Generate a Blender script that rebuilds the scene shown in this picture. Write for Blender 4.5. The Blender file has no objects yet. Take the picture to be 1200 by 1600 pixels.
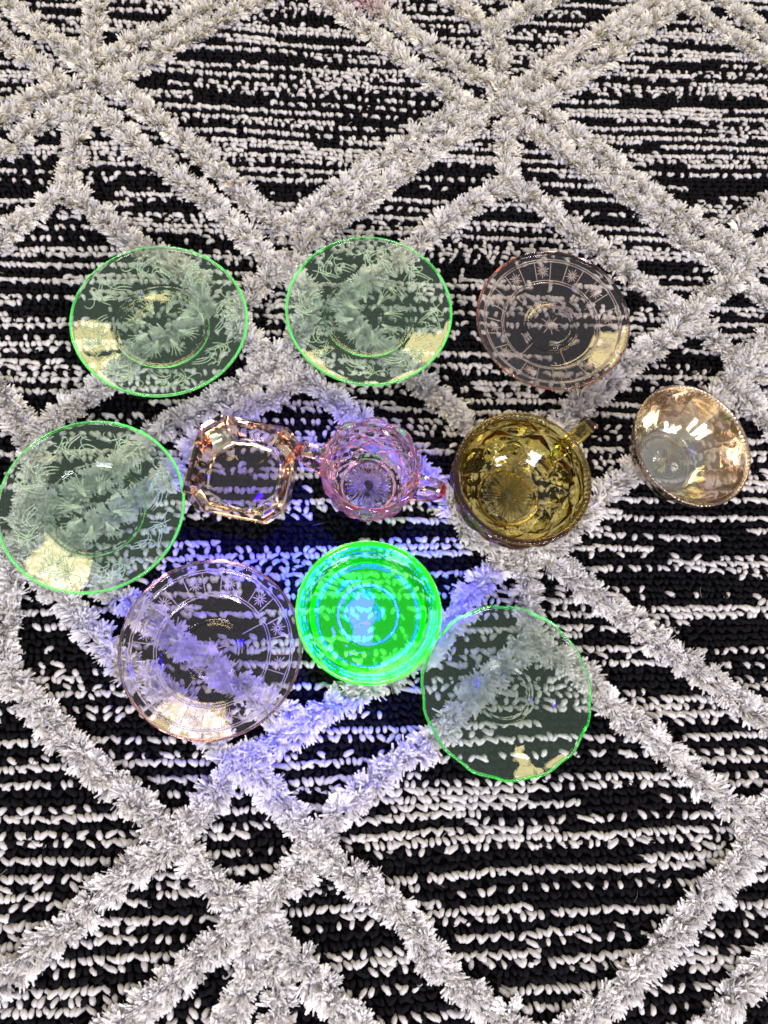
import bpy, math
import numpy as np
from mathutils import Vector, Matrix, Euler

# ------------------------------------------------------------------ camera, light, exposure
scene = bpy.context.scene
COL = scene.collection
CAM_H = 0.57
TILT, SIDE = math.radians(19.0), math.radians(5.0)
cam_data = bpy.data.cameras.new("camera")
cam_data.sensor_fit = 'VERTICAL'
cam_data.sensor_height = 34.6
cam_data.sensor_width = 25.95
cam_data.lens = 26.0
cam_data.clip_start = 0.01
cam_data.clip_end = 50.0
cam = bpy.data.objects.new("camera", cam_data)
COL.objects.link(cam)
_f = Vector((math.sin(SIDE), math.cos(SIDE) * math.sin(TILT), -math.cos(SIDE) * math.cos(TILT)))
_u = Vector((0, math.cos(TILT), math.sin(TILT)))
_r = _f.cross(_u)
cam.matrix_world = Matrix(((_r.x, _u.x, -_f.x, 0), (_r.y, _u.y, -_f.y, 0), (_r.z, _u.z, -_f.z, CAM_H), (0, 0, 0, 1)))
scene.camera = cam

world = bpy.data.worlds.new("World")
scene.world = world
world.use_nodes = True
bg = world.node_tree.nodes["Background"]
bg.inputs[0].default_value = (0.93, 0.89, 0.97, 1)
bg.inputs[1].default_value = 0.38


def area_lamp(name, loc, target, sx, sy, power, color, spread=180.0, shape='RECTANGLE'):
    l = bpy.data.lights.new(name, 'AREA')
    l.shape = shape
    l.size, l.size_y = sx, sy
    l.energy = power
    l.color = color
    l.spread = math.radians(spread)
    o = bpy.data.objects.new(name, l)
    COL.objects.link(o)
    o.location = loc
    o.rotation_euler = (Vector(target) - Vector(loc)).to_track_quat('-Z', 'Y').to_euler()
    return o


# a window of three panes beyond the top of the picture, warm room light
for k in (-1, 0, 1):
    area_lamp("window_lamp", (-0.04 + 0.43 * k, 1.60, 1.25), (0.0, 0.45, 0.0), 0.40, 0.66, 5.6, (1.0, 0.82, 0.40))
# two unseen fill lamps added behind the camera to brighten the rug
area_lamp("fill_lamp", (1.25, -1.50, 1.25), (0.15, 0.25, 0.0), 0.8, 0.7, 52.0, (0.95, 0.89, 0.97))
area_lamp("fill_lamp", (-0.95, -1.50, 1.25), (0.05, 0.25, 0.0), 0.8, 0.7, 38.0, (0.92, 0.87, 1.0))
# the violet ultraviolet torch held just in front of the camera: its beam and the glow of its head
uv = area_lamp("uv_torch", (0.060, 0.215, 0.50), (-0.004, 0.138, 0.0), 0.042, 0.042, 0.50, (0.0012, 0.0, 1.0), 35.0, 'DISK')
pl = bpy.data.lights.new("uv_torch_glow", 'POINT')
pl.energy, pl.color, pl.shadow_soft_size = 0.42, (0.08, 0.0, 1.0), 0.016
plo = bpy.data.objects.new("uv_torch_glow", pl)
plo.location = (0.060, 0.190, 0.515)
COL.objects.link(plo)

scene.view_settings.view_transform = 'Standard'
scene.view_settings.look = 'None'
scene.view_settings.exposure = 0.40
scene.view_settings.gamma = 1.0
cy = scene.cycles
cy.max_bounces = 14
cy.diffuse_bounces = 7
cy.glossy_bounces = 8
cy.transmission_bounces = 12
cy.transparent_max_bounces = 16
cy.sample_clamp_indirect = 40.0
cy.blur_glossy = 0.5
cy.use_adaptive_sampling = True
cy.adaptive_threshold = 0.015
cy.use_denoising = True
cy.filter_width = 1.7
cy.caustics_reflective = True
cy.caustics_refractive = True

rng = np.random.default_rng(7)


# ------------------------------------------------------------------ helpers
def new_mesh(name, verts, quads=None, tris=None, smooth=True, color=None):
    me = bpy.data.meshes.new(name)
    verts = np.asarray(verts, dtype=np.float32)
    loops, counts = [], []
    if quads is not None and len(quads):
        loops.append(np.asarray(quads, dtype=np.int32).ravel())
        counts.append(np.full(len(quads), 4, dtype=np.int32))
    if tris is not None and len(tris):
        loops.append(np.asarray(tris, dtype=np.int32).ravel())
        counts.append(np.full(len(tris), 3, dtype=np.int32))
    loops = np.concatenate(loops)
    counts = np.concatenate(counts)
    starts = np.concatenate(([0], np.cumsum(counts)[:-1])).astype(np.int32)
    me.vertices.add(len(verts))
    me.vertices.foreach_set("co", verts.ravel())
    me.loops.add(len(loops))
    me.loops.foreach_set("vertex_index", loops)
    me.polygons.add(len(counts))
    me.polygons.foreach_set("loop_start", starts)
    me.polygons.foreach_set("loop_total", counts)
    me.update(calc_edges=True)
    me.polygons.foreach_set("use_smooth", np.full(len(counts), smooth, dtype=bool))
    if color is not None:
        at = me.attributes.new("tone", 'FLOAT_COLOR', 'POINT')
        c4 = np.ones((len(verts), 4), dtype=np.float32)
        c4[:, :3] = color
        at.data.foreach_set("color", c4.ravel())
    return me


def link(name, me, mat, parent=None, **props):
    o = bpy.data.objects.new(name, me)
    if mat is not None and me is not None and not me.materials:
        me.materials.append(mat)
    COL.objects.link(o)
    if parent is not None:
        o.parent = parent
    for k, v in props.items():
        o[k] = v
    return o


def tubes(paths, radii, sides, phase=None):
    """paths (n,k,3), radii (n,k): n tubes in one vertex/quad array, with closed ends."""
    n, k, _ = paths.shape
    tan = np.empty_like(paths)
    tan[:, 1:-1] = paths[:, 2:] - paths[:, :-2]
    tan[:, 0] = paths[:, 1] - paths[:, 0]
    tan[:, -1] = paths[:, -1] - paths[:, -2]
    tan /= np.linalg.norm(tan, axis=2, keepdims=True) + 1e-9
    ref = np.zeros_like(tan)
    ref[..., 0] = 1.0
    bad = np.abs(tan[..., 0]) > 0.9
    ref[bad] = (0, 1, 0)
    a = np.cross(tan, ref)
    a /= np.linalg.norm(a, axis=2, keepdims=True) + 1e-9
    b = np.cross(tan, a)
    ang = np.arange(sides) * 2 * np.pi / sides
    if phase is None:
        phase = np.zeros(n)
    ang = ang[None, :] + phase[:, None]
    ca, sa = np.cos(ang)[:, None, :, None], np.sin(ang)[:, None, :, None]
    v = paths[:, :, None, :] + radii[:, :, None, None] * (a[:, :, None, :] * ca + b[:, :, None, :] * sa)
    v = v.reshape(n * k * sides, 3)
    base = (np.arange(n) * k * sides)[:, None, None]
    i = np.arange(k - 1)[None, :, None] * sides
    j = np.arange(sides)[None, None, :]
    j2 = (j + 1) % sides
    q = np.stack([base + i + j, base + i + j2, base + i + sides + j2, base + i + sides + j], axis=-1).reshape(-1, 4)
    return v, q


def ribbons(paths, widths, across):
    """flat fibres: two vertices across, n fibres in one array"""
    n, k, _ = paths.shape
    tan = np.empty_like(paths)
    tan[:, 1:-1] = paths[:, 2:] - paths[:, :-2]
    tan[:, 0] = paths[:, 1] - paths[:, 0]
    tan[:, -1] = paths[:, -1] - paths[:, -2]
    tan /= np.linalg.norm(tan, axis=2, keepdims=True) + 1e-9
    a = across[:, None, :] - tan * np.sum(across[:, None, :] * tan, axis=2, keepdims=True)
    a /= np.linalg.norm(a, axis=2, keepdims=True) + 1e-9
    w = widths[..., None]
    v = np.stack([paths - a * w, paths + a * w], axis=2).reshape(n * k * 2, 3)
    base = (np.arange(n) * k * 2)[:, None]
    i = np.arange(k - 1)[None, :] * 2
    q = np.stack([base + i, base + i + 1, base + i + 3, base + i + 2], axis=-1).reshape(-1, 4)
    return v, q


def nodes_of(m):
    m.use_nodes = True
    nt = m.node_tree
    nt.nodes.clear()
    out = nt.nodes.new("ShaderNodeOutputMaterial")
    return nt, out


# ------------------------------------------------------------------ materials
def yarn_material(name, rough, trans, fluff=0.0, airy=0.0, lo=0.82, hi=1.08):
    m = bpy.data.materials.new(name)
    nt, out = nodes_of(m)
    at = nt.nodes.new("ShaderNodeAttribute")
    at.attribute_name = "tone"
    noise = nt.nodes.new("ShaderNodeTexNoise")
    noise.inputs["Scale"].default_value = 900.0
    noise.inputs["Detail"].default_value = 2.0
    ramp = nt.nodes.new("ShaderNodeMapRange")
    ramp.inputs["To Min"].default_value = lo
    ramp.inputs["To Max"].default_value = hi
    mul = nt.nodes.new("ShaderNodeMix")
    mul.data_type = 'RGBA'
    mul.blend_type = 'MULTIPLY'
    mul.inputs["Factor"].default_value = 1.0
    bs = nt.nodes.new("ShaderNodeBsdfPrincipled")
    bs.inputs["Roughness"].default_value = rough
    bs.inputs["Specular IOR Level"].default_value = 0.25
    tr = nt.nodes.new("ShaderNodeBsdfTranslucent")
    mx = nt.nodes.new("ShaderNodeMixShader")
    mx.inputs[0].default_value = trans
    L = nt.links.new
    L(noise.outputs["Fac"], ramp.inputs["Value"])
    L(at.outputs["Color"], mul.inputs[6])
    L(ramp.outputs["Result"], mul.inputs[7])
    L(mul.outputs[2], bs.inputs["Base Color"])
    L(mul.outputs[2], tr.inputs["Color"])
    if fluff > 0:
        # a fuzzy fibre scatters like its whole tuft: shading normal leans towards the tuft's top
        ge = nt.nodes.new("ShaderNodeNewGeometry")
        vm = nt.nodes.new("ShaderNodeMix")
        vm.data_type = 'VECTOR'
        vm.inputs["Factor"].default_value = fluff
        vm.inputs[5].default_value = (0, 0, 1)
        nn = nt.nodes.new("ShaderNodeVectorMath")
        nn.operation = 'NORMALIZE'
        L(ge.outputs["Normal"], vm.inputs[4])
        L(vm.outputs[1], nn.inputs[0])
        L(nn.outputs[0], bs.inputs["Normal"])
    L(bs.outputs[0], mx.inputs[1])
    L(tr.outputs[0], mx.inputs[2])
    top = mx.outputs[0]
    if airy > 0:
        # a fibre is a loose bundle of hairs with gaps between them
        tp = nt.nodes.new("ShaderNodeBsdfTransparent")
        m3 = nt.nodes.new("ShaderNodeMixShader")
        m3.inputs[0].default_value = airy
        L(top, m3.inputs[1])
        L(tp.outputs[0], m3.inputs[2])
        top = m3.outputs[0]
    L(top, out.inputs["Surface"])
    return m


M_LOOP = yarn_material("cotton_loop_yarn", 0.55, 0.12)
M_SHAG = yarn_material("shag_yarn", 0.9, 0.28, 0.90, 0.10, 0.97, 1.04)
M_BLACK = bpy.data.materials.new("black_yarn")
nt, out = nodes_of(M_BLACK)
bs = nt.nodes.new("ShaderNodeBsdfPrincipled")
bs.inputs["Roughness"].default_value = 0.85
bs.inputs["Specular IOR Level"].default_value = 0.06
nz = nt.nodes.new("ShaderNodeTexNoise")
nz.inputs["Scale"].default_value = 500.0
rp = nt.nodes.new("ShaderNodeValToRGB")
rp.color_ramp.elements[0].color = (0.002, 0.002, 0.0027, 1)
rp.color_ramp.elements[1].color = (0.008, 0.0075, 0.0095, 1)
nt.links.new(nz.outputs["Fac"], rp.inputs["Fac"])
nt.links.new(rp.outputs["Color"], bs.inputs["Base Color"])
nt.links.new(bs.outputs[0], out.inputs["Surface"])


def glass_material(name, sigma, emit=None, straight=0.0, film=None, wobble=0.10, wobble_scale=70.0):
    """Pressed glass: dielectric surface, colour from absorption (and fluorescence) inside the body.
    sigma is the absorption per metre for r, g, b."""
    m = bpy.data.materials.new(name)
    nt, out = nodes_of(m)
    L = nt.links.new
    gl = nt.nodes.new("ShaderNodeBsdfGlass")
    gl.inputs["IOR"].default_value = 1.5
    gl.inputs["Roughness"].default_value = 0.0
    surf = gl.outputs[0]
    normal = None
    if wobble > 0:
        n2 = nt.nodes.new("ShaderNodeTexNoise")
        n2.inputs["Scale"].default_value = wobble_scale
        n2.inputs["Detail"].default_value = 1.5
        bp = nt.nodes.new("ShaderNodeBump")
        bp.inputs["Strength"].default_value = wobble
        bp.inputs["Distance"].default_value = 0.002
        tc = nt.nodes.new("ShaderNodeTexCoord")
        L(tc.outputs["Object"], n2.inputs["Vector"])
        L(n2.outputs["Fac"], bp.inputs["Height"])
        L(bp.outputs[0], gl.inputs["Normal"])
        normal = bp.outputs[0]
    if straight > 0:
        # thin moulded walls let most light straight through; the rest is bent and mirrored
        tp = nt.nodes.new("ShaderNodeBsdfTransparent")
        mx = nt.nodes.new("ShaderNodeMixShader")
        mx.inputs[0].default_value = straight
        L(surf, mx.inputs[1])
        L(tp.outputs[0], mx.inputs[2])
        surf = mx.outputs[0]
    if film:
        g2 = nt.nodes.new("ShaderNodeBsdfPrincipled")
        g2.inputs["Metallic"].default_value = 1.0
        g2.inputs["Roughness"].default_value = 0.12
        # the sprayed coating is thin and greenish on the floor, thick and golden up the wall
        tc2 = nt.nodes.new("ShaderNodeTexCoord")
        sep = nt.nodes.new("ShaderNodeSeparateXYZ")
        L(tc2.outputs["Object"], sep.inputs[0])
        nz2 = nt.nodes.new("ShaderNodeTexNoise")
        nz2.inputs["Scale"].default_value = 45.0
        L(tc2.outputs["Object"], nz2.inputs["Vector"])
        mr = nt.nodes.new("ShaderNodeMapRange")
        mr.inputs["From Min"].default_value = 0.004
        mr.inputs["From Max"].default_value = 0.030
        L(sep.outputs["Z"], mr.inputs["Value"])
        cr = nt.nodes.new("ShaderNodeValToRGB")
        for pos, colr in ((0.0, (0.88, 0.97, 0.90, 1)), (0.12, (0.74, 0.86, 0.74, 1)), (0.32, (0.86, 0.74, 0.54, 1)), (1.0, (0.86, 0.71, 0.50, 1))):
            if pos in (0.0, 1.0):
                e_ = cr.color_ramp.elements[0 if pos == 0.0 else -1]
            else:
                e_ = cr.color_ramp.elements.new(pos)
            e_.color = colr
        L(mr.outputs[0], cr.inputs["Fac"])
        L(cr.outputs["Color"], g2.inputs["Base Color"])
        th_ = nt.nodes.new("ShaderNodeMath")
        th_.operation = 'MULTIPLY_ADD'
        th_.inputs[1].default_value = 260.0
        th_.inputs[2].default_value = film[1] - 130.0
        L(nz2.outputs["Fac"], th_.inputs[0])
        L(th_.outputs[0], g2.inputs["Thin Film Thickness"])
        g2.inputs["Thin Film IOR"].default_value = 1.6
        if normal:
            L(normal, g2.inputs["Normal"])
        mx = nt.nodes.new("ShaderNodeMixShader")
        mx.inputs[0].default_value = film[2]
        L(surf, mx.inputs[1])
        L(g2.outputs[0], mx.inputs[2])
        surf = mx.outputs[0]
    L(surf, out.inputs["Surface"])
    dens = max(sigma) * 1.02
    ab = nt.nodes.new("ShaderNodeVolumeAbsorption")
    ab.inputs["Density"].default_value = dens
    ab.inputs["Color"].default_value = tuple(1.0 - s / dens for s in sigma) + (1,)
    vol = ab.outputs[0]
    if emit:
        em = nt.nodes.new("ShaderNodeEmission")
        em.inputs["Color"].default_value = tuple(emit[0]) + (1,)
        em.inputs["Strength"].default_value = emit[1]
        ad = nt.nodes.new("ShaderNodeAddShader")
        L(vol, ad.inputs[0])
        L(em.outputs[0], ad.inputs[1])
        vol = ad.outputs[0]
    L(vol, out.inputs["Volume"])
    return m


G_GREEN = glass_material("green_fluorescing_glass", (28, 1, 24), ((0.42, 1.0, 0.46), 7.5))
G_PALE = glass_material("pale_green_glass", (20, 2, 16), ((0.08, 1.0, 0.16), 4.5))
G_URAN = glass_material("uranium_glass", (260, 4, 380), ((0.0, 1.0, 0.04), 112.0), straight=0.0)
G_PINK = glass_material("pale_pink_glass", (1.5, 14, 10))
G_ROSE = glass_material("rose_glass", (5, 22, 13), straight=0.0)
G_PEACH = glass_material("peach_glass", (1.3, 11, 19), straight=0.0, wobble=0.0)
G_PEACH_PLATE = glass_material("pale_peach_glass", (1.5, 13, 18))
G_HANDLE = glass_material("deep_rose_glass", (3, 38, 40), straight=0.0, wobble=0.0)
G_AMBER = glass_material("amber_glass", (38, 60, 250), straight=0.0)
G_MARI = glass_material("marigold_lustre_glass", (18, 42, 80), straight=0.0, film=(None, 420.0, 0.34), wobble=0.35)


def relief_material(name, colour, glint_mix):
    """raised moulding on the glass: clear ridge, its caught light painted in as a pale diffuse share"""
    m = bpy.data.materials.new(name)
    nt, out = nodes_of(m)
    L = nt.links.new
    gl = nt.nodes.new("ShaderNodeBsdfGlass")
    gl.inputs["IOR"].default_value = 1.45
    gl.inputs["Roughness"].default_value = 0.12
    df = nt.nodes.new("ShaderNodeBsdfDiffuse")
    df.inputs["Color"].default_value = colour
    tl_ = nt.nodes.new("ShaderNodeBsdfTranslucent")
    tl_.inputs["Color"].default_value = colour
    m1 = nt.nodes.new("ShaderNodeMixShader")
    m1.inputs[0].default_value = 0.35
    m2 = nt.nodes.new("ShaderNodeMixShader")
    m2.inputs[0].default_value = glint_mix  # pale colour mixed in to stand for bright glints along the ridges
    L(df.outputs[0], m1.inputs[1])
    L(tl_.outputs[0], m1.inputs[2])
    L(gl.outputs[0], m2.inputs[1])
    L(m1.outputs[0], m2.inputs[2])
    L(m2.outputs[0], out.inputs["Surface"])
    return m


R_GREEN = relief_material("green_glass_relief", (0.74, 0.96, 0.68, 1), 0.40)
R_PINK = relief_material("pink_glass_relief", (0.95, 0.82, 0.70, 1), 0.36)

# ------------------------------------------------------------------ glassware placement (metres): rim centre, tilt, size
DEG = math.pi / 180
PLACES = {
    # key: (rim centre x, y, z), (tilt about x, tilt about y, turn), rim radius, height
    "green_a": ((-0.1235, 0.3469, 0.033), (0.0, 1.0, 10), 0.0688, 0.0155),
    "green_b": ((0.0427, 0.3602, 0.033), (3.0, -1.5, 33), 0.0682, 0.0155),
    "green_c": ((-0.1617, 0.1911, 0.033), (1.0, 0.5, 61), 0.0660, 0.0155),
    "pink_a": ((0.1961, 0.3557, 0.032), (3.5, -3.0, 4), 0.0644, 0.0150),
    "pink_b": ((-0.0725, 0.0870, 0.032), (0.5, 0.0, 17), 0.0625, 0.0150),
    "ashtray": ((-0.0542, 0.2184, 0.037), (1.5, 2.0, -11), 0.0400, 0.0240),
    "sugar": ((0.0386, 0.2101, 0.064), (1.0, -1.0, -17), 0.0366, 0.0500),
    "amber": ((0.1480, 0.2008, 0.066), (1.0, 1.0, 38), 0.0520, 0.0500),
    "marigold": ((0.2852, 0.2314, 0.056), (2.0, 9.0, 0), 0.0500, 0.0420),
    "uranium": ((0.0370, 0.1108, 0.036), (0.0, 0.0, 0), 0.0519, 0.0200),
    "saucer": ((0.1325, 0.0544, 0.031), (-2.0, 0.5, 5), 0.0610, 0.0140),
}


def place(key):
    c, tl, R, h = PLACES[key]
    rot = Euler((tl[0] * DEG, tl[1] * DEG, 0)).to_matrix() @ Euler((0, 0, tl[2] * DEG)).to_matrix()
    loc = Vector(c) - rot @ Vector((0, 0, h))
    return loc, rot.to_euler()


def pile_limit(x, y):
    """height the pile is pressed down to under the glassware"""
    lim = np.full(x.shape, 1.0)
    for key, (c, tl, R, h) in PLACES.items():
        loc, _ = place(key)
        foot = 0.62 if h < 0.03 else (0.86 if key == "ashtray" else 0.55)
        d = np.hypot(x - loc.x, y - loc.y) / R
        nx, ny = math.sin(tl[1] * DEG), -math.sin(tl[0] * DEG)
        base = loc.z - nx * (x - loc.x) - ny * (y - loc.y)
        up = np.clip((d - foot) / (1.0 - foot), 0, None)
        z = base - 0.0008 + up * (h * 0.75)
        inside = d < 1.03
        lim[inside] = np.minimum(lim[inside], z[inside])
    return np.maximum(lim, 0.004)


# ------------------------------------------------------------------ the rug
rug = link("rug", None, None, None, label="black and off-white looped rug with raised shag diamond lattice under all the glassware", category="rug")

STITCH, ROW = 0.00440, 0.00535
X0, X1, Y0, Y1 = -0.44, 0.62, -0.24, 0.90


def in_view(x, y):
    """the stretch of rug round the picture, with a margin"""
    k = (y + 0.165) / 0.96
    return (x > -0.262 - 0.135 * k) & (x < 0.365 + 0.225 * k)


bx = np.array([(X0, Y0, 0.0), (X1, Y0, 0.0), (X1, Y1, 0.0), (X0, Y1, 0.0),
               (X0, Y0, -0.004), (X1, Y0, -0.004), (X1, Y1, -0.004), (X0, Y1, -0.004)])
link("backing", new_mesh("backing", bx, [(0, 1, 2, 3), (7, 6, 5, 4), (0, 4, 5, 1), (1, 5, 6, 2), (2, 6, 7, 3), (3, 7, 4, 0)], smooth=False), M_BLACK, rug)

# colour of every stitch: space-dyed yarn, runs of white, black, single white loops and pairs
nrow, ncol = int((Y1 - Y0) / ROW), int((X1 - X0) / STITCH)
stitch = np.zeros((nrow, ncol), dtype=bool)
prev = np.full(ncol, 0)
for r in range(nrow):
    c = 0
    kind_row = np.zeros(ncol, dtype=int)
    while c < ncol:
        p = prev[min(c + 4, ncol - 1)]
        run = int(rng.integers(10, 46))
        pr = {0: (0.22, 0.40, 0.20, 0.18), 1: (0.62, 0.10, 0.14, 0.14), 2: (0.42, 0.34, 0.16, 0.08), 3: (0.45, 0.30, 0.10, 0.15)}[int(p)]
        kd = int(rng.choice(4, p=pr))
        kind_row[c:c + run] = kd
        seg = np.arange(c, min(c + run, ncol))
        if kd == 1:
            stitch[r, seg] = rng.random(len(seg)) < 0.97
        elif kd == 2:
            ph = rng.integers(0, 5)
            stitch[r, seg] = np.isin((seg + ph) % 5, (0, 2) if rng.random() < .6 else (0,))
        elif kd == 3:
            ph = rng.integers(0, 5)
            stitch[r, seg] = np.isin((seg + ph) % 5, (0, 1, 3))
        c += run
    prev = kind_row
rr, cc = np.mgrid[0:nrow, 0:ncol]
sx = X0 + (cc + 0.5 * (rr % 2) * 0.6) * STITCH
sy = Y0 + (rr + 0.5) * ROW
sx, sy, sw = sx.ravel(), sy.ravel(), stitch.ravel()
# hand-tufted rows waver a little
sy = sy + 0.0022 * np.sin(sx * 9 + sy * 5) + 0.0008 * np.sin(sx * 41 + sy * 63)
keep = in_view(sx, sy)
sx, sy, sw = sx[keep], sy[keep], sw[keep]


def loop_pile(px, py, rings, sides, prof, fat, tone_fn, name, mat):
    n = len(px)
    t = np.linspace(0, 1, rings)
    lean = np.where(np.round(px / STITCH).astype(int) % 2 == 0, 0.0010, -0.0003) + rng.normal(0, 0.0009, n)
    hgt = rng.uniform(0.0034, 0.0052, n)
    length = rng.uniform(0.0036, 0.0060, n)
    jx, jy = rng.normal(0, 0.00045, n), rng.normal(0, 0.00045, n)
    P = np.zeros((n, rings, 3))
    P[..., 1] = (py + jy)[:, None] + length[:, None] * (0.45 - t[None, :])
    P[..., 0] = (px + jx)[:, None] + lean[:, None] * 2.4 * np.sin(t * 2.6 - 0.7)[None, :] + (rng.normal(0, 0.0005, n))[:, None] * t
    P[..., 2] = hgt[:, None] * np.interp(t, [0, .25, .55, .8, 1], [0.1, 0.86, 1.0, 0.72, 0.18])[None, :]
    rad = np.interp(t, [0, .25, .6, .85, 1], prof)[None, :] * fat * rng.uniform(0.82, 1.15, n)[:, None]
    lim = pile_limit(P[..., 0], P[..., 1]) - rad
    P[..., 2] = np.minimum(P[..., 2], np.maximum(lim, 0.0012))
    v, q = tubes(P, rad, sides, rng.uniform(0, 1, n))
    tone = None
    if tone_fn is not None:
        tone = np.repeat(tone_fn(px, py), rings * sides, axis=0)
    return link(name, new_mesh(name, v, q, color=tone), mat, rug, kind="stuff")


def white_tone(x, y):
    g = rng.uniform(0.48, 0.62, len(x))[:, None]
    return g * np.array([1.0, 0.975, 0.945])[None, :]


loop_pile(sx[sw], sy[sw], 6, 6, [0.5, 0.95, 1.0, 0.82, 0.26], 0.00198, white_tone, "white_loop_pile", M_LOOP)
loop_pile(sx[~sw], sy[~sw], 4, 4, [0.6, 1.0, 1.0, 0.8, 0.5], 0.00200, None, "black_loop_pile", M_BLACK)

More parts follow.
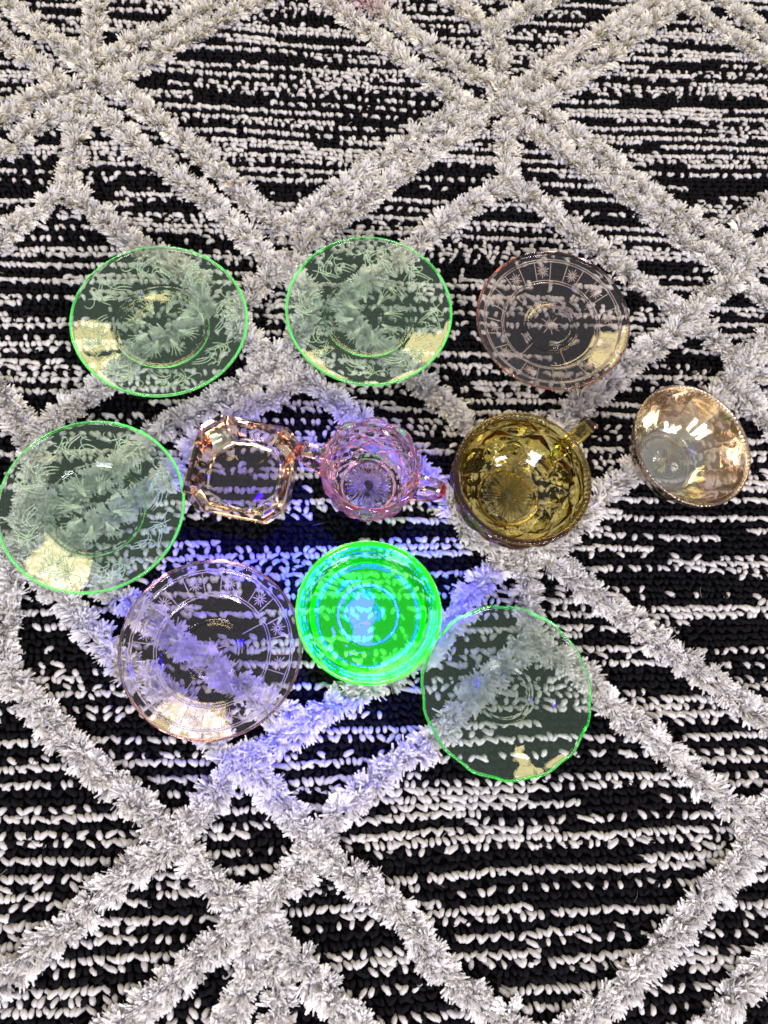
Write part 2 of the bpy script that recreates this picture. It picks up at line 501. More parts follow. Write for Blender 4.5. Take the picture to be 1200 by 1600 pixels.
# raised shag lines: centre lines measured on the rug, in millimetres
RIDGES = [
    [(-331.4, 739), (-297.6, 707.7), (-228.8, 647.1), (-203, 621.1), (-168.6, 592.2), (-125.8, 556.8), (-77.5, 504.5), (-27.6, 453.5)],
    [(-327.4, 688.8), (-294.8, 662.7), (-258.9, 629.3), (-233.5, 607.5), (-202.4, 582.6), (-156, 536.8), (-111.3, 499.5), (-74.8, 460.6), (-41.1, 425.4), (-32, 413.8)],
    [(-198.7, 638.8), (-171.3, 667.3), (-133.4, 690.7), (-85.9, 737.2), (-61.2, 761.4), (-29.4, 795.9)],
    [(-201.9, 609.5), (-165.9, 635.3), (-120.4, 675), (-78.7, 711.8), (-41.5, 736.4), (3.4, 780.4)],
    [(-210.6, 640.4), (-212, 689.1), (-212.4, 727.2), (-215.1, 770.7)],
    [(-233.5, 607.5), (-270.1, 578.7), (-284.9, 563), (-314.2, 536)],
    [(-219.8, 585.4), (-250.8, 557.5), (-279.8, 523.4), (-308.2, 494.1)],
    [(-215.9, 574.3), (-214.4, 530.3), (-216.1, 491.3)],
    [(-216.9, 489.2), (-245.4, 462.7), (-268.1, 432.1), (-290.4, 405.6)],
    [(-215.8, 489.2), (-177.4, 455.3), (-154, 432.8), (-127.8, 420.6), (-100.8, 400.7), (-91.6, 375.5), (-104, 357.7), (-129.1, 340.7), (-147.2, 326.5), (-171.5, 295.8), (-186.8, 284.2), (-203.9, 272.7), (-215.5, 254.4)],
    [(-283.8, 323.9), (-250.8, 297.4), (-228, 270.8), (-217.3, 248.9), (-212.4, 227.5), (-214.2, 201.4), (-214.5, 176)],
    [(-32, 413.8), (-51.9, 393.7), (-63.3, 375.6), (-66, 360.5), (-58.6, 344.6), (-34.3, 320.9)],
    [(-23.8, 419.4), (-9.3, 391.7), (-7, 366.3), (-18.7, 341.2), (-34.3, 322.7)],
    [(-34.3, 320.9), (-6.2, 308.2), (19.9, 284), (54.3, 251.1), (84.4, 223.4), (100.2, 207.6), (117.4, 178.7), (139.8, 163.4), (160.2, 163.3)],
    [(-36.9, 320.8), (-69.1, 297.3), (-99.8, 276.7), (-125.4, 260.7), (-146.7, 234.8), (-177.1, 213.4), (-202.8, 187.6), (-220.2, 166.1), (-245.6, 151.6)],
    [(-13.1, 306.9), (-38.9, 290.7), (-57.7, 280.7), (-83.8, 258.3), (-98.1, 244.4), (-108.6, 228), (-128.9, 210.4), (-149.6, 192.7), (-173.6, 175.9), (-201, 158.6)],
    [(145.2, 602.7), (103.4, 576.8), (75, 552.3), (38.2, 517.1), (0.7, 481), (-24.2, 455.7)],
    [(156.7, 587.5), (124.1, 562.5), (86.2, 530.4), (61.6, 507.2), (37.7, 484.7), (17.3, 468.4), (-11.1, 437.2), (-24.9, 420.7)],
    [(178.8, 628.9), (141.9, 651.3), (108.3, 682.6), (77.1, 710.5), (42.2, 740.3), (9.9, 771.8)],
    [(163.6, 595.8), (145.5, 606.7), (115.2, 629.1), (85, 660), (66.5, 679.7), (41.5, 703.5), (3.3, 739.9), (-29.2, 773.1)],
    [(179.4, 637.1), (178.8, 670.5), (175.1, 708.9)],
    [(171.8, 708.7), (143.9, 737.5), (121.5, 753.7), (82.9, 787.1)],
    [(177.1, 709.1), (217.7, 738.7), (254.2, 764.3), (304.3, 805.9)],
    [(194.5, 625.8), (226.5, 656.8), (270.3, 693.9), (323.4, 737.7), (358.4, 763.2), (413, 815.1)],
    [(202.4, 606), (216, 614.9), (251.2, 641.6), (295.8, 682.6), (334.8, 720.5), (382.6, 760.5)],
    [(383.4, 765.2), (422, 722.3), (455.1, 693.4), (490.3, 660.8)],
    [(402.4, 795), (427.4, 773.3), (450.4, 742.6), (496.9, 691.8)],
    [(178.1, 620.7), (203.5, 618.2), (231, 591.6), (255.7, 567), (278.4, 544.9), (298.8, 523.1), (324.2, 498.8), (352.2, 477.9), (375.8, 455), (386.7, 446.8)],
    [(171.1, 612.2), (200.3, 582), (227.8, 560.1), (252.1, 536), (284.5, 509.7), (312, 483.6), (338.7, 455.8), (365.8, 433.4), (388.2, 411.2), (404.9, 393.3), (438.9, 360.7)],
    [(485.8, 545.6), (431.1, 503.3), (403.9, 485.1), (385.2, 455.3)],
    [(466.5, 487.6), (421.4, 454.5), (397.8, 439.4), (381.8, 420), (356.3, 403.5), (341.8, 389.6), (329.8, 377.9), (302.3, 353.1), (270, 329.6), (246.7, 308.1), (218, 287.7), (193.5, 263.8), (157.1, 230.4)],
    [(178.5, 584.8), (178.8, 549.9), (176.2, 518.2)],
    [(174.6, 513.7), (144.1, 492.7), (116, 470.2), (91.5, 446.3), (53.2, 409.9), (27.7, 392.8), (22, 379.7), (32.6, 354.7), (62.1, 333.6), (82.8, 307.9), (104.4, 286.2), (126.4, 268.9), (155.5, 230.4)],
    [(177.1, 513.8), (206.1, 491.7), (228, 468.8), (251.9, 445.7), (273.4, 425.6), (297.7, 401.8), (329.2, 374.6), (342.9, 360.5), (358.7, 339.5), (379.6, 325.2), (419.7, 299.5)],
    [(443.3, 380.8), (402.1, 357.9), (384.3, 343.2), (360.6, 326.8), (353.6, 311), (370.2, 293.9), (379.5, 273.3), (407.4, 242.1)],
    [(156.5, 229.3), (159.5, 196.3), (160.5, 167)],
    [(351.1, 306.6), (324, 283), (291.6, 255.9), (262.4, 233.7), (236.5, 214.5), (212.6, 192.5), (187.6, 169.5), (161.8, 163.3)],
    [(162.9, 164.4), (185.6, 150.2), (208.9, 129.5), (228.8, 112.7), (246.8, 96.1), (264.9, 81.2), (284.5, 67.9), (314.3, 45), (335.8, 25.9), (361.1, 3.4)],
    [(161.4, 159.2), (159.7, 123), (159.7, 95.4)],
    [(159.5, 94), (180.5, 76.4), (198.7, 67.5), (209.1, 47.7), (239.8, 22.3), (262.4, 1.5), (284, -19.7), (310.6, -39.9), (338, -58.9)],
    [(157.5, 93), (140.5, 77.5), (123.9, 62.3), (103.2, 45.8), (82.3, 22.6), (55.1, 8.5), (24.4, -15.2), (5.8, -28.2), (-2.1, -48.9), (-23.3, -67.7), (-43.9, -86), (-72, -103.3), (-98.9, -125.5), (-117.7, -138.6), (-139.6, -154.5)],
    [(158.4, 160.2), (136.2, 149), (117.4, 131.4), (101.1, 106.9), (73.2, 81), (49, 65.2), (29.2, 57.8), (2.4, 46.6), (-9, 34), (-31.4, 23.7), (-49.8, 15.1), (-62.1, 1.1), (-74, -15.5), (-92.1, -35.8), (-118.2, -52.6), (-139.4, -69), (-156.1, -85.1), (-180.1, -100.4), (-197.5, -117.3), (-218.5, -131.9)],
    [(-220.1, 165.1), (-199.4, 144), (-178.9, 122.2), (-159.3, 105.6), (-140.7, 82.3), (-111.2, 63.7), (-83.2, 41), (-62.2, 16.7), (-40.2, 2.6), (-25.4, -15.3), (-12.1, -31.3), (0.5, -45), (20.3, -60.4), (45, -75.4), (59.6, -90.3), (71.6, -109.7), (91.8, -129.1), (112, -142.7), (137.9, -161.9)],
    [(-206.1, 163.6), (-173.6, 147.2), (-144.8, 132.9), (-125.2, 116.9), (-94.7, 90.7), (-66.6, 71.9), (-38.7, 53.3), (-20.4, 39.6)],
    [(-221.3, 156.3), (-219.4, 122.7), (-218, 104), (-222, 90.4)],
    [(-248.3, 106.8), (-221.4, 85.9), (-206.9, 66.5), (-190.1, 48.6), (-169.6, 29.3), (-153.9, 13.7), (-133.9, -0.9), (-113.1, -17.9), (-89.9, -37.9), (-78.7, -50.1), (-65.5, -64.2), (-48.2, -80.2), (-29.2, -92.2), (-12.4, -111.5), (8.3, -130.6), (24.5, -147.4), (42.5, -164)],
    [(-41.5, -99.2), (-43, -117.4), (-50.6, -134.9), (-61.8, -153.4)],
    [(-30.9, -110.7), (-22.4, -129.1), (-26.1, -153.5)],
    [(312.4, -43.3), (291.5, -65.6), (267.5, -82.9), (246.4, -99.9), (223.3, -118.2), (196.1, -139.5), (168.4, -154.5), (141.3, -170.9)],
    [(358.7, -7.8), (327.7, -26.7), (312.8, -41.2)],
    [(337, -107.6), (305.9, -123.8), (287.9, -134.4), (267.1, -150.2), (244.1, -169.1)],
]


def resample(pts, step):
    p = np.array(pts, dtype=float) / 1000.0
    seg = np.hypot(*(p[1:] - p[:-1]).T)
    s = np.concatenate(([0], np.cumsum(seg)))
    n = max(2, int(s[-1] / step))
    u = np.linspace(0, s[-1], n)
    q = np.stack([np.interp(u, s, p[:, 0]), np.interp(u, s, p[:, 1])], axis=1)
    for _ in range(3):
        if n > 4:
            q[1:-1] = 0.25 * q[:-2] + 0.5 * q[1:-1] + 0.25 * q[2:]
    return q


BLADES = 36
STAINS = [((0.040, 0.742), 0.024, (0.74, 0.66, 0.76)), ((0.0610, 0.750), 0.017, (0.80, 0.09, 0.06)), ((-0.1953, 0.6334), 0.002, (0.6, 0.1, 0.05)),
          ((-0.0710, 0.4977), 0.002, (0.6, 0.12, 0.08)), ((0.1795, 0.6143), 0.0017, (0.6, 0.2, 0.1))]
for pts in RIDGES:
    cl = resample(pts, 0.0043)
    tan = np.gradient(cl, axis=0)
    tan /= np.linalg.norm(tan, axis=1, keepdims=True) + 1e-9
    nor = np.stack([-tan[:, 1], tan[:, 0]], axis=1)
    roots, leans = [], []
    for side in (-1, 0, 1):
        off = side * rng.uniform(0.0022, 0.0043, len(cl))
        roots.append(cl + nor * off[:, None] + rng.normal(0, 0.0009, cl.shape))
        out_l = side * 0.48 + rng.normal(0, 0.34, len(cl))
        leans.append(nor * out_l[:, None] + tan * rng.normal(0, 0.5, len(cl))[:, None] + np.array([0.0, -0.10]))
    roots, leans = np.concatenate(roots), np.concatenate(leans)
    ok = in_view(roots[:, 0], roots[:, 1]) & (roots[:, 1] > -0.20)
    roots, leans = roots[ok], leans[ok]
    if not len(roots):
        continue
    nt_, nb = len(roots), BLADES
    n = nt_ * nb
    tl = np.repeat(rng.uniform(0.0105, 0.0150, nt_), nb) * rng.uniform(0.72, 1.1, n)
    root = np.repeat(roots, nb, axis=0) + rng.normal(0, 0.0008, (n, 2))
    lean = np.repeat(leans, nb, axis=0) + rng.normal(0, 0.25, (n, 2))
    k = 4
    t = np.linspace(0, 1, k)
    mag = np.linalg.norm(lean, axis=1)
    ang = np.arctan(mag)
    d2 = lean / (mag[:, None] + 1e-9)
    # each blade starts steep and bends over
    ph = np.minimum(ang[:, None] * (0.35 + 1.1 * t[None, :]) + 0.70 * t[None, :] ** 1.3, 1.75)
    step = tl[:, None] / (k - 1)
    hor = np.cumsum(np.sin(ph) * step, axis=1) - np.sin(ph) * step
    ver = np.cumsum(np.cos(ph) * step, axis=1) - np.cos(ph) * step
    P = np.zeros((n, k, 3))
    P[..., :2] = root[:, None, :] + d2[:, None, :] * hor[..., None]
    P[..., 2] = 0.001 + ver
    curl = rng.normal(0, 0.0012, (n, 1, 2)) * (t[None, :, None] ** 2)
    P[..., :2] += curl
    lim = pile_limit(P[..., 0], P[..., 1])
    P[..., 2] = np.where(P[..., 2] > lim - 0.0006, lim - 0.0006 - 0.12 * np.clip(P[..., 2] - lim, 0, 0.01), P[..., 2])
    P[..., 2] = np.maximum(P[..., 2], 0.0008)
    rad = np.interp(t, [0, .4, .75, 1], [0.0005, 0.00080, 0.00084, 0.00062])[None, :] * rng.uniform(0.7, 1.25, n)[:, None]
    tuft_across = np.repeat(rng.normal(0, 1, (nt_, 3)) * np.array([1, 1, 0.35]), nb, axis=0)
    across = tuft_across + rng.normal(0, 0.45, (n, 3))
    v, q = ribbons(P, rad, across)
    g = (np.repeat(rng.uniform(0.91, 0.97, nt_), nb) * rng.uniform(0.93, 1.04, n))[:, None] * np.array([1.0, 0.985, 0.955])[None, :]
    for (c, r_, colr) in STAINS:
        w = np.exp(-((root[:, 0] - c[0]) ** 2 + (root[:, 1] - c[1]) ** 2) / (r_ * r_))[:, None]
        g = g * (1 - w) + np.array(colr)[None, :] * w
    tone = np.repeat(g, k * 2, axis=0)
    # dense heart of the ridge, an off-white core added to bounce light into the tufts
    keep = in_view(cl[:, 0], cl[:, 1]) & (cl[:, 1] > -0.205)
    cc_ = cl[keep]
    if len(cc_) > 2:
        offs = np.array([-0.0062, -0.0040, 0.0, 0.0040, 0.0062])
        zs_ = np.array([0.0005, 0.0046, 0.0066, 0.0046, 0.0005])
        cv = np.zeros((len(cc_), 5, 3))
        cv[..., :2] = cc_[:, None, :] + nor[keep][:, None, :] * offs[None, :, None]
        cv[..., 2] = zs_[None, :] * rng.uniform(0.8, 1.15, (len(cc_), 5))
        cv[..., 2] = np.minimum(cv[..., 2], pile_limit(cv[..., 0], cv[..., 1]) - 0.002)
        ii, jj_ = np.mgrid[0:len(cc_) - 1, 0:4]
        cq = np.stack([ii * 5 + jj_, (ii + 1) * 5 + jj_, (ii + 1) * 5 + jj_ + 1, ii * 5 + jj_ + 1], axis=-1).reshape(-1, 4)
        q = np.concatenate([q, cq + len(v)])
        v = np.concatenate([v, cv.reshape(-1, 3)])
        tone = np.concatenate([tone, np.full((len(cc_) * 5, 3), 0.95)])
    link("shag_ridge", new_mesh("shag_ridge", v, q, color=tone), M_SHAG, rug)

# ------------------------------------------------------------------ glass shapes
def lathe(rings, smooth=True):
    """rings: list of (n,3) arrays, joined in order; ends closed with a fan."""
    n = len(rings[0])
    v = np.concatenate(rings)
    m = len(rings)
    i = (np.arange(m - 1) * n)[:, None]
    j = np.arange(n)[None, :]
    j2 = (j + 1) % n
    q = np.stack([i + j, i + j2, i + n + j2, i + n + j], axis=-1).reshape(-1, 4)
    c0, c1 = len(v), len(v) + 1
    v = np.concatenate([v, rings[0].mean(0)[None], rings[-1].mean(0)[None]])
    jj = np.arange(n)
    t0 = np.stack([np.full(n, c0), (jj + 1) % n, jj], axis=1)
    t1 = np.stack([np.full(n, c1), (m - 1) * n + jj, (m - 1) * n + (jj + 1) % n], axis=1)
    return v, q, np.concatenate([t0, t1])


def ring(r, z, th):
    r = np.broadcast_to(r, th.shape)
    z = np.broadcast_to(z, th.shape)
    return np.stack([r * np.cos(th), r * np.sin(th), z], axis=1)


def dist_to(px, py, pts):
    """distance from grid points to a cloud of stroke points"""
    best = np.full(px.shape, 1.0)
    for a, b in pts:
        np.minimum(best, (px - a) ** 2 + (py - b) ** 2, out=best)
    return np.sqrt(best)


def plate_mesh(name, R, prof, thick, nth, rs, relief, rim_fn=None, foot=None, roll=0.0):
    """a pressed plate: upper face with relief, rounded rim, plain underside"""
    th = np.linspace(0, 2 * np.pi, nth, endpoint=False)
    pr = np.array(prof)
    pr[:, 0] *= R
    sm = lambda r: np.interp(r, pr[:, 0], pr[:, 1])
    rr_ = np.linspace(0, R, 400)
    zz = sm(rr_)
    ker = np.hanning(19); ker /= ker.sum()
    zs = np.convolve(np.pad(zz, 9, mode='edge'), ker, mode='valid')
    zf = lambda r: np.interp(r, rr_, zs)
    gr, gt = np.meshgrid(rs, th, indexing='ij')
    hz = relief(gr, gt) if relief else np.zeros_like(gr)
    rings = []
    rf = rim_fn(th) if rim_fn else np.ones(nth)
    kmod = lambda r: 1 + (rf - 1) * np.clip((r / R - 0.6) / 0.4, 0, 1) ** 2
    for r in np.linspace(0.02, 0.985, 40) * R:      # underside, from the centre out
        dz = 0.0
        if foot:
            dz = -0.0012 * math.exp(-((r - foot * R) / 0.0011) ** 2)
        rings.append(ring(r * kmod(r), zf(r) - thick * (1 + roll * np.clip((r / R - 0.84) / 0.08, 0, 1)) + dz, th))
    tk = thick * (1 + roll)
    for a in np.linspace(-70, 70, 6):              # rounded rim
        rings.append(ring((R - tk * 0.5 + tk * 0.5 * math.cos(a * DEG)) * kmod(R), zf(R) - tk * 0.5 + tk * 0.55 * math.sin(a * DEG), th))
    for jx in range(len(rs) - 1, -1, -1):
        rings.append(ring(rs[jx] * kmod(rs[jx]), zf(rs[jx]) + hz[jx], th))
    v, q, t = lathe(rings)
    me_ = new_mesh(name, v, q, t)
    SURF[name] = zf
    return me_


SURF = {}


def line_mesh(name, lines, zf, rad, npt=18):
    """thin raised lines on a plate: lines are lists of (r, theta) points; returns one mesh"""
    P = np.zeros((len(lines), npt, 3))
    for i_, ln in enumerate(lines):
        a = np.array(ln, dtype=float)
        xy = np.stack([a[:, 0] * np.cos(a[:, 1]), a[:, 0] * np.sin(a[:, 1])], axis=1)
        s_ = np.concatenate(([0], np.cumsum(np.hypot(*(xy[1:] - xy[:-1]).T))))
        u_ = np.linspace(0, s_[-1], npt)
        P[i_, :, 0], P[i_, :, 1] = np.interp(u_, s_, xy[:, 0]), np.interp(u_, s_, xy[:, 1])
    P[..., 2] = zf(np.hypot(P[..., 0], P[..., 1])) + 0.00012
    tp = np.interp(np.linspace(0, 1, npt), [0, .12, .85, 1], [0.55, 1, 1, 0.6])
    v, q = tubes(P, np.broadcast_to(rad * tp, P.shape[:2]).copy(), 5)
    return new_mesh(name, v, q)


def bump(d, w, h):
    return h * np.exp(-(d / w) ** 2)


# --- scroll plate: swirling strokes on the border, fans and dots in the middle
def clothoid(x, y, a, L, k0, k1, n=34):
    s = np.linspace(0, 1, n)
    kap = (k0 + k1 * s ** 2.5) * L
    ang = a + np.cumsum(kap) / n
    return list(zip(x + np.cumsum(np.cos(ang)) * L / n, y + np.cumsum(np.sin(ang)) * L / n))


RG = 0.068
me_scroll = plate_mesh("scroll_plate", RG, [(0, 0.0032), (0.50, 0.0032), (0.60, 0.0060), (0.93, 0.0140), (1.0, 0.0155)], 0.0032, 256,
                       np.linspace(0.02, 0.985, 130) * RG, lambda gr, gt: bump(gr - 0.525 * RG, 0.0008, 0.0006), foot=0.52)
NS = 8
rm = 0.755 * RG
lines = []
for (x, y, a, L_, k0, k1) in [(-18, -9, 0.75, 30, -10, -420), (-16.2, -10, 0.66, 26, -10, -400), (-12, -10, 0.50, 24, 15, 430), (-4, 9, -0.5, 24, 25, -430),
                              (-3, 7.2, -0.55, 20, 25, -440), (2, -10, 1.0, 24, -25, 430), (3.8, -10, 0.92, 20, -25, 460), (8, 9.5, -0.9, 22, 30, 420),
                              (12, -9, 1.3, 20, 20, 520), (17, 8, -2.2, 20, 20, -520), (-9, 2, 0.2, 13, 60, 800), (12, 1, 2.6, 13, -40, -800)]:
    lines.append([(rm + w_, u_ / rm) for u_, w_ in clothoid(x / 1000, y / 1000, a, L_ / 1000, k0, k1)])
me_motif = line_mesh("scroll_motif", lines, SURF["scroll_plate"], 0.00032, 24)
lines = []
for f_ in (-1.0, -0.5, 0.0, 0.5, 1.0):
    lines.append([(0.19 * RG + s_ * 0.255 * RG * (1 - 0.16 * abs(f_)), f_ * (0.05 + 0.19 * s_ ** 1.6)) for s_ in np.linspace(0, 1, 14)])
for r_, t_ in ((0.485, 0.0), (0.47, 0.30), (0.47, -0.30), (0.15, 0.0)):
    lines.append([(r_ * RG - 0.0005, t_), (r_ * RG + 0.0005, t_)])
me_fan = line_mesh("fan_motif", lines, SURF["scroll_plate"], 0.00024, 12)

RP = 0.0635
me_panel = plate_mesh("panel_plate", RP, [(0, 0.0036), (0.30, 0.0034), (0.34, 0.0028), (0.58, 0.0030), (0.64, 0.0050), (0.90, 0.0120), (1.0, 0.0150)], 0.0030, 256,
                      np.linspace(0.015, 0.985, 140) * RP, lambda gr, gt: sum(bump(gr - c_ * RP, 0.0006, 0.00035) for c_ in (0.28, 0.335, 0.63, 0.88)), foot=0.335)
lines = []
hw = 2 * np.pi / 48
for e_ in (-hw, hw):
    lines.append([(0.650 * RP, e_), (0.865 * RP, e_)])
for k_ in range(12):
    a_ = k_ * math.pi / 6 + 0.13
    r0_, r1_ = 0.0007, (0.0056 if k_ % 2 else 0.0042)
    lines.append([(0.757 * RP + q_ * math.sin(a_), q_ * math.cos(a_) / (0.757 * RP)) for q_ in (r0_, r1_)])
me_star = line_mesh("star_panel", lines, SURF["panel_plate"], 0.00028, 6)
rngs = []
for c_ in (0.618, 0.645, 0.868, 0.893):
    for h_ in range(6):
        rngs.append([(c_ * RP, t_) for t_ in np.linspace(h_ * np.pi / 3, (h_ + 1) * np.pi / 3, 30)])
me_rings = line_mesh("border_line", rngs, SURF["panel_plate"], 0.00026, 30)
cst = [[(0.0006, k_ * math.pi / 8), ((0.145 if k_ % 2 == 0 else 0.075) * RP, k_ * math.pi / 8)] for k_ in range(16)]
cst += [[(0.36 * RP, k_ * math.pi / 6 + 0.2), (0.59 * RP, k_ * math.pi / 6 + 0.2)] for k_ in (0, 4, 7, 9)]
me_cstar = line_mesh("centre_star", cst, SURF["panel_plate"], 0.00024, 6)


def put(key, name, me, mat, R0, label, category, group=None):
    loc, rot = place(key)
    o = link(name, me, mat, None, label=label, category=category)
    if group:
        o["group"] = group
    o.location, o.rotation_euler = loc, rot
    s = PLACES[key][2] / R0
    o.scale = (s, s, 1.0)
    return o


def put_scroll(key, label):
    o = put(key, "scroll_plate", me_scroll, G_GREEN, RG, label, "plate", "green scroll plates")
    for k_ in range(NS):
        link("scroll_motif", me_motif, R_GREEN, o).rotation_euler = (0, 0, k_ * 2 * math.pi / NS)
        link("fan_motif", me_fan, R_GREEN, o).rotation_euler = (0, 0, (k_ + 0.5) * 2 * math.pi / NS)


def put_panel(key, label):
    o = put(key, "panel_plate", me_panel, G_PINK, RP, label, "plate", "star-panel plates")
    o.material_slots[0].link = 'OBJECT'
    o.material_slots[0].material = G_PEACH_PLATE if key == "pink_a" else G_PINK
    for k_ in range(12):
        link("star_panel", me_star, R_PINK, o).rotation_euler = (0, 0, k_ * math.pi / 6)
    link("border_line", me_rings, R_PINK, o)
    link("centre_star", me_cstar, R_PINK, o)


put_scroll("green_a", "green scroll-embossed glass plate at the upper left, lying below the shag chevron")
put_scroll("green_b", "green scroll-embossed glass plate in the middle of the back row, above the pink sugar bowl")
put_scroll("green_c", "green scroll-embossed glass plate cut by the left edge, left of the square peach dish")
put_panel("pink_a", "clear pale peach glass plate with star panels, right end of the back row")
put_panel("pink_b", "clear pale pink glass plate with star panels in violet light beside the glowing green dish")

# --- glowing green dish: flat floor, steep wall, broad thick rim
RU = 0.0519
me_uran = plate_mesh("glowing_dish", RU, [(0, 0.0040), (0.44, 0.0040), (0.47, 0.0034), (0.74, 0.0036), (0.80, 0.0085), (0.86, 0.0160), (0.93, 0.0195), (1.0, 0.0200)], 0.0034, 192,
                     np.linspace(0.02, 0.985, 110) * RU,
                     lambda gr, gt: bump(gr - 0.455 * RU, 0.0014, 0.00016), foot=None, roll=0.7)
put("uranium", "glowing_dish", me_uran, G_URAN, RU, "small round dish glowing vivid green under violet light, front row centre", "dish")

# --- smooth saucer with a many-sided rim and a cup ring
RS = 0.0605


def poly_rim(th):
    n = 15
    a = (th + 0.1) % (2 * np.pi / n) - np.pi / n
    p = math.cos(math.pi / n) / np.cos(a)
    return 0.45 + 0.55 * p / p.max() + 0.008 * np.cos(th * n * 1.0)


me_saucer = plate_mesh("polygon_saucer", RS, [(0, 0.0030), (0.29, 0.0030), (0.32, 0.0046), (0.36, 0.0040), (0.60, 0.0052), (0.90, 0.0115), (1.0, 0.0140)], 0.0028, 240,
                       np.linspace(0.02, 0.985, 90) * RS, lambda gr, gt: bump(gr - 0.315 * RS, 0.0008, 0.0006), rim_fn=poly_rim, foot=0.33)
put("saucer", "polygon_saucer", me_saucer, G_PALE, RS, "thin clear green saucer with a many-sided green edge, right of the glowing dish", "saucer")


# --- bowls
def starburst(gr, gt, rb, n, h):
    w = np.clip((gr / rb - 0.22) / 0.12, 0, 1) * np.clip((0.94 - gr / rb) / 0.08, 0, 1)
    return h * w * np.clip(1.6 * np.cos(gt * n) * 0.5 + 0.5, 0, 1)


def bowl_mesh(name, outer, inner, nth, relief_out=None, relief_in=None, rim_h=None, floor=None, foot_rings=None):
    """outer, inner: profile points (r, z), outer from the bottom centre up, inner from the rim to the centre"""
    th = np.linspace(0, 2 * np.pi, nth, endpoint=False)

    def dense(p, step):
        p = np.array(p)
        s = np.concatenate(([0], np.cumsum(np.hypot(*(p[1:] - p[:-1]).T))))
        u = np.linspace(0, s[-1], int(s[-1] / step))
        r, z = np.interp(u, s, p[:, 0]), np.interp(u, s, p[:, 1])
        ker = np.array([1, 2, 3, 2, 1]) / 9.0
        r2, z2 = np.convolve(np.pad(r, 2, mode='edge'), ker, mode='valid'), np.convolve(np.pad(z, 2, mode='edge'), ker, mode='valid')
        r2[0], z2[0], r2[-1], z2[-1] = r[0], z[0], r[-1], z[-1]
        return r2, z2
    rings = []
    ro, zo = dense(outer, 0.0009)
    for r, z in zip(ro, zo):
        dr = relief_out(th, r, z) if relief_out else 0.0
        rings.append(ring(r + dr, z, th))
    ri, zi = dense(inner, 0.0011)
    for k_, (r, z) in enumerate(zip(ri, zi)):
        dr = relief_in(th, r, z) if relief_in else 0.0
        dz = floor(np.full_like(th, r), th) if floor is not None else 0.0
        rings.append(ring(r + dr, z + dz, th))
    v, q, t = lathe(rings)
    return new_mesh(name, v, q, t)


def tri(u):
    return np.abs(((u + 0.5) % 1.0) - 0.5)          # distance to the nearest whole number, 0..0.5


def handle_mesh(name, path, wid, hgt, n_side=8, power=0.6, closed_scale=0.7):
    """solid bar swept along a path in the x-z plane"""
    p = np.array(path, dtype=float)
    s = np.concatenate(([0], np.cumsum(np.hypot(*(p[1:] - p[:-1]).T))))
    u = np.linspace(0, s[-1], 40)
    q = np.stack([np.interp(u, s, p[:, 0]), np.interp(u, s, p[:, 1])], axis=1)
    for _ in range(4):
        q[1:-1] = 0.25 * q[:-2] + 0.5 * q[1:-1] + 0.25 * q[2:]
    tn = np.gradient(q, axis=0)
    tn /= np.linalg.norm(tn, axis=1, keepdims=True)
    nr = np.stack([-tn[:, 1], tn[:, 0]], axis=1)
    an = (np.arange(n_side) + 0.5) * 2 * np.pi / n_side
    cs = np.sign(np.cos(an)) * np.abs(np.cos(an)) ** power
    sn = np.sign(np.sin(an)) * np.abs(np.sin(an)) ** power
    rings = []
    for c, m in zip(q, nr):
        rings.append(np.stack([c[0] + m[0] * sn * hgt / 2, cs * wid / 2, c[1] + m[1] * sn * hgt / 2], axis=1))
    v, qd, t = lathe(rings)
    return new_mesh(name, v, qd, t, smooth=False)


# sugar bowl: diamond facets outside, ribbed star in the floor, two angular handles
N_D, P_D = 18, 0.0165


def cube_facets(th, r, z):
    a = th / (2 * np.pi) * N_D
    u, w = a * 0.5 + z / P_D, a * 0.5 - z / P_D
    f = np.minimum(tri(u), tri(w)) * 2
    fade = min(1.0, max(0.0, (z - 0.007) / 0.004))
    return 0.0030 * np.clip(f * 1.05, 0, 0.72) / 0.72 * fade


RSU = 0.0366
k = RSU / 0.0366
me = bowl_mesh("body", [(0.001, 0.0015), (0.017, 0.0015), (0.0185, 0.0), (0.0205, 0.0), (0.0215, 0.003), (0.0265, 0.010), (0.0315, 0.022), (0.0335, 0.036), (0.0343, 0.0485), (0.0342, 0.0498)],
               [(0.0332, 0.0503), (0.0318, 0.0490), (0.0307, 0.036), (0.0287, 0.024), (0.0245, 0.0125), (0.0205, 0.0075), (0.0190, 0.0066), (0.001, 0.0066)],
               360, cube_facets, None, floor=lambda r, t: starburst(r, t, 0.0190, 30, 0.0012) + bump(r - 0.0198, 0.0006, 0.0008))
sugar = link("sugar_bowl", None, None, None, label="pink cube-faceted glass sugar bowl with two handles, between the square dish and amber cup", category="sugar bowl")
sugar.location, sugar.rotation_euler = place("sugar")
link("body", me, G_ROSE, sugar)
me_h = handle_mesh("handle", [(0.029, 0.040), (0.040, 0.0445), (0.0515, 0.0435), (0.0550, 0.037), (0.0495, 0.027), (0.040, 0.0165), (0.027, 0.0125)], 0.0100, 0.0066)
for turn in (0.0, math.pi):
    h = link("handle", me_h, G_HANDLE, sugar)
    h.rotation_euler = (0, 0, turn)


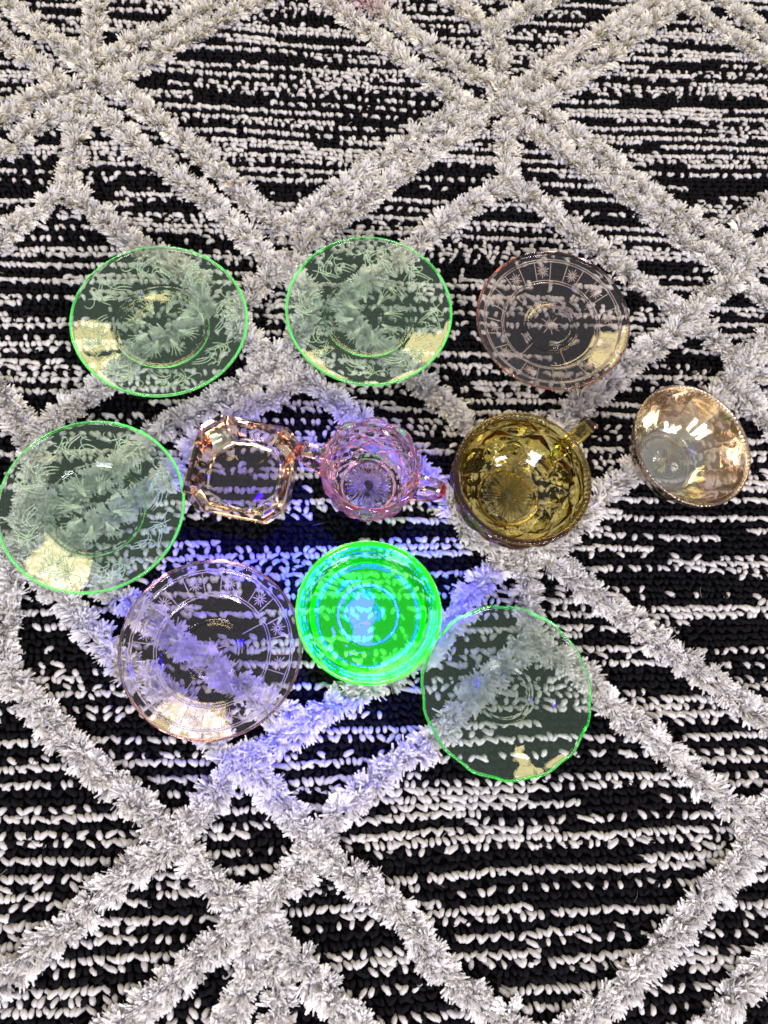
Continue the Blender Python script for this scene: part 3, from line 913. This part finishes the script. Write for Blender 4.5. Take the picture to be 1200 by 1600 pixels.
# amber cup: cut stars and diamonds, ribbed rim, one handle
def amber_cut(th, r, z):
    n = 16
    a = th / (2 * np.pi) * n
    p = 0.0225
    u, w = a * 0.5 + z / p, a * 0.5 - z / p
    f = np.minimum(tri(u), tri(w)) * 2
    v_ = np.minimum(tri(a * 0.5 + 0.25), tri(z / p * 1.0 + 0.25)) * 2
    fade = min(1.0, max(0.0, (z - 0.006) / 0.004)) * min(1.0, max(0.0, (0.0440 - z) / 0.002))
    ribs = (0.0003 + 0.00025 * np.cos(th * 84)) if z > 0.0445 else 0.0
    return (0.0034 * np.clip(f * 1.25, 0, 1) + 0.0012 * np.clip(1 - v_ * 5, 0, 1)) * fade + ribs


me = bowl_mesh("body", [(0.001, 0.002), (0.019, 0.002), (0.021, 0.0), (0.0235, 0.0), (0.0245, 0.003), (0.033, 0.010), (0.0425, 0.021), (0.0475, 0.034), (0.0490, 0.0455), (0.0505, 0.0465), (0.0508, 0.0490), (0.0498, 0.0500)],
               [(0.0480, 0.0500), (0.0466, 0.0488), (0.0458, 0.0440), (0.0442, 0.034), (0.0392, 0.0225), (0.030, 0.0125), (0.0235, 0.0085), (0.0215, 0.0068), (0.001, 0.0066)],
               420, amber_cut, lambda th, r, z: (0.00022 * np.cos(th * 84) if z > 0.0478 else 0.0),
               floor=lambda r, t: starburst(r, t, 0.0205, 24, 0.0013) + bump(r - 0.0222, 0.0007, 0.0008))
amber = link("amber_cup", None, None, None, label="amber cut-pattern glass cup with one handle and starburst floor", category="cup")
amber.location, amber.rotation_euler = place("amber")
link("body", me, G_AMBER, amber)
link("handle", handle_mesh("handle", [(0.0455, 0.0405), (0.058, 0.0445), (0.0710, 0.0455), (0.0750, 0.0410), (0.0700, 0.0290), (0.058, 0.0180), (0.037, 0.0140)], 0.0105, 0.0065, n_side=8), G_AMBER, amber)


# marigold lustre bowl: wide flutes, beaded rim
def flutes(th, r, z):
    bead = 0.0002 * np.cos(th * 88) if z > 0.0395 else 0.0
    fl = 0.0010 * np.abs(np.cos(th * 6)) * min(1.0, max(0.0, (z - 0.004) / 0.006)) * min(1.0, max(0.0, (0.039 - z) / 0.006))
    return fl + bead


me = bowl_mesh("lustre_bowl", [(0.001, 0.0015), (0.021, 0.0015), (0.0225, 0.0), (0.0245, 0.0), (0.0255, 0.003), (0.032, 0.009), (0.0405, 0.020), (0.0465, 0.033), (0.0485, 0.0398), (0.0495, 0.0405), (0.0496, 0.0416)],
               [(0.0486, 0.0424), (0.0474, 0.0412), (0.0455, 0.034), (0.0390, 0.0215), (0.0315, 0.0120), (0.0260, 0.0066), (0.0235, 0.0052), (0.001, 0.0050)],
               528, flutes, lambda th, r, z: -0.6 * flutes(th, r, z),
               floor=lambda r, t: starburst(r, t, 0.0130, 28, 0.0006) + bump(r - 0.0145, 0.0006, 0.0004))
put("marigold", "lustre_bowl", me, G_MARI, 0.0500, "round golden lustre glass bowl with beaded rim tipped at the right", "bowl")

# square dish: cut corners, thick sloping walls, round well with a ray-cut floor
nth = 256
th = np.linspace(0, 2 * np.pi, nth, endpoint=False)


def octagon(half, cut):
    c, s = np.abs(np.cos(th)), np.abs(np.sin(th))
    return np.minimum(half / np.maximum(c, s), (2 * half - cut) / (c + s))


RA = 0.0400
rings = []
for hf, ct, z in [(0.002, 0.001, 0.0015), (0.026, 0.009, 0.0015), (0.029, 0.010, 0.0), (0.0325, 0.011, 0.0), (0.0335, 0.011, 0.0015), (0.0372, 0.0125, 0.0160), (0.0390, 0.013, 0.0225)]:
    rings.append(ring(octagon(hf, ct), z, th))
rings.append(ring(octagon(0.0384, 0.013), 0.0236, th))
rings.append(ring(octagon(0.0345, 0.0125), 0.0238, th))
rings.append(ring(octagon(0.0335, 0.0122), 0.0226, th))
for f_, z in [(0.25, 0.0190), (0.55, 0.0150), (0.85, 0.0115), (1.0, 0.0095)]:
    rings.append(ring(octagon(0.0325, 0.012) * (1 - f_) + 0.0288 * f_, z, th))
rings.append(ring(0.0275, 0.0075, th))
rings.append(ring(0.0262, 0.0066, th))
for r in np.linspace(0.0255, 0.001, 30):
    rings.append(ring(r, 0.0062 + 0.00004 * np.cos(th * 14) * np.clip(r / 0.004, 0, 1) * np.clip((0.019 - r) / 0.003, 0, 1), th))
v, q, t = lathe(rings)
me = new_mesh("square_dish", v, q, t)
me.set_sharp_from_angle(angle=math.radians(24))
put("ashtray", "square_dish", me, G_PEACH, RA, "square peach glass dish with cut corners and a round well", "dish")

# ------------------------------------------------------------------ small bits lying on the rug
M_SCRAP = bpy.data.materials.new("white_plastic")
nt, out = nodes_of(M_SCRAP)
bs = nt.nodes.new("ShaderNodeBsdfPrincipled")
bs.inputs["Base Color"].default_value = (0.85, 0.85, 0.84, 1)
bs.inputs["Roughness"].default_value = 0.3
nt.links.new(bs.outputs[0], out.inputs["Surface"])
sv = []
for (x, z) in ((-0.0032, 0.0), (-0.001, 0.0006), (0.0012, 0.0007), (0.0032, 0.0001)):
    for y in (-0.0011, 0.0011):
        for e in (0.0, 0.0005):
            sv.append((x, y * (1 - abs(x) * 60), z + e))
sq = []
for i_ in range(3):
    a = i_ * 4
    b = a + 4
    sq += [(a + 1, b + 1, b + 3, a + 3), (a, a + 2, b + 2, b), (a, b, b + 1, a + 1), (a + 2, a + 3, b + 3, b + 2)]
sq += [(0, 1, 3, 2), (12, 14, 15, 13)]
sc_ = link("plastic_scrap", new_mesh("plastic_scrap", sv, sq), M_SCRAP, None, label="tiny bright white scrap lying beside the lower right shag line", category="scrap")
sc_.location, sc_.rotation_euler = (0.2590, -0.0105, 0.0075), (0.1, 0.1, -0.75)

# stray hairs and lint caught in the pile
nl = 60
lx, ly = rng.uniform(-0.30, 0.42, nl), rng.uniform(-0.16, 0.72, nl)
la, lb = rng.uniform(0, 2 * np.pi, nl), rng.normal(0, 1.1, nl)
ll = rng.uniform(0.006, 0.020, nl)
tt = np.linspace(0, 1, 7)
LP = np.zeros((nl, 7, 3))
LP[..., 0] = lx[:, None] + np.cumsum(np.cos(la[:, None] + lb[:, None] * tt[None, :]) * ll[:, None] / 7, axis=1)
LP[..., 1] = ly[:, None] + np.cumsum(np.sin(la[:, None] + lb[:, None] * tt[None, :]) * ll[:, None] / 7, axis=1)
LP[..., 2] = np.minimum(0.0062 + 0.0014 * np.sin(tt * 3.1)[None, :], pile_limit(LP[..., 0], LP[..., 1]))
lv, lq = tubes(LP, np.full((nl, 7), 0.00011), 4)
lt = np.repeat(rng.uniform(0.15, 0.7, nl), 28)[:, None] * np.array([1.0, 0.93, 0.8])[None, :]
link("lint", new_mesh("lint", lv, lq, color=lt), M_LOOP, rug, kind="stuff")
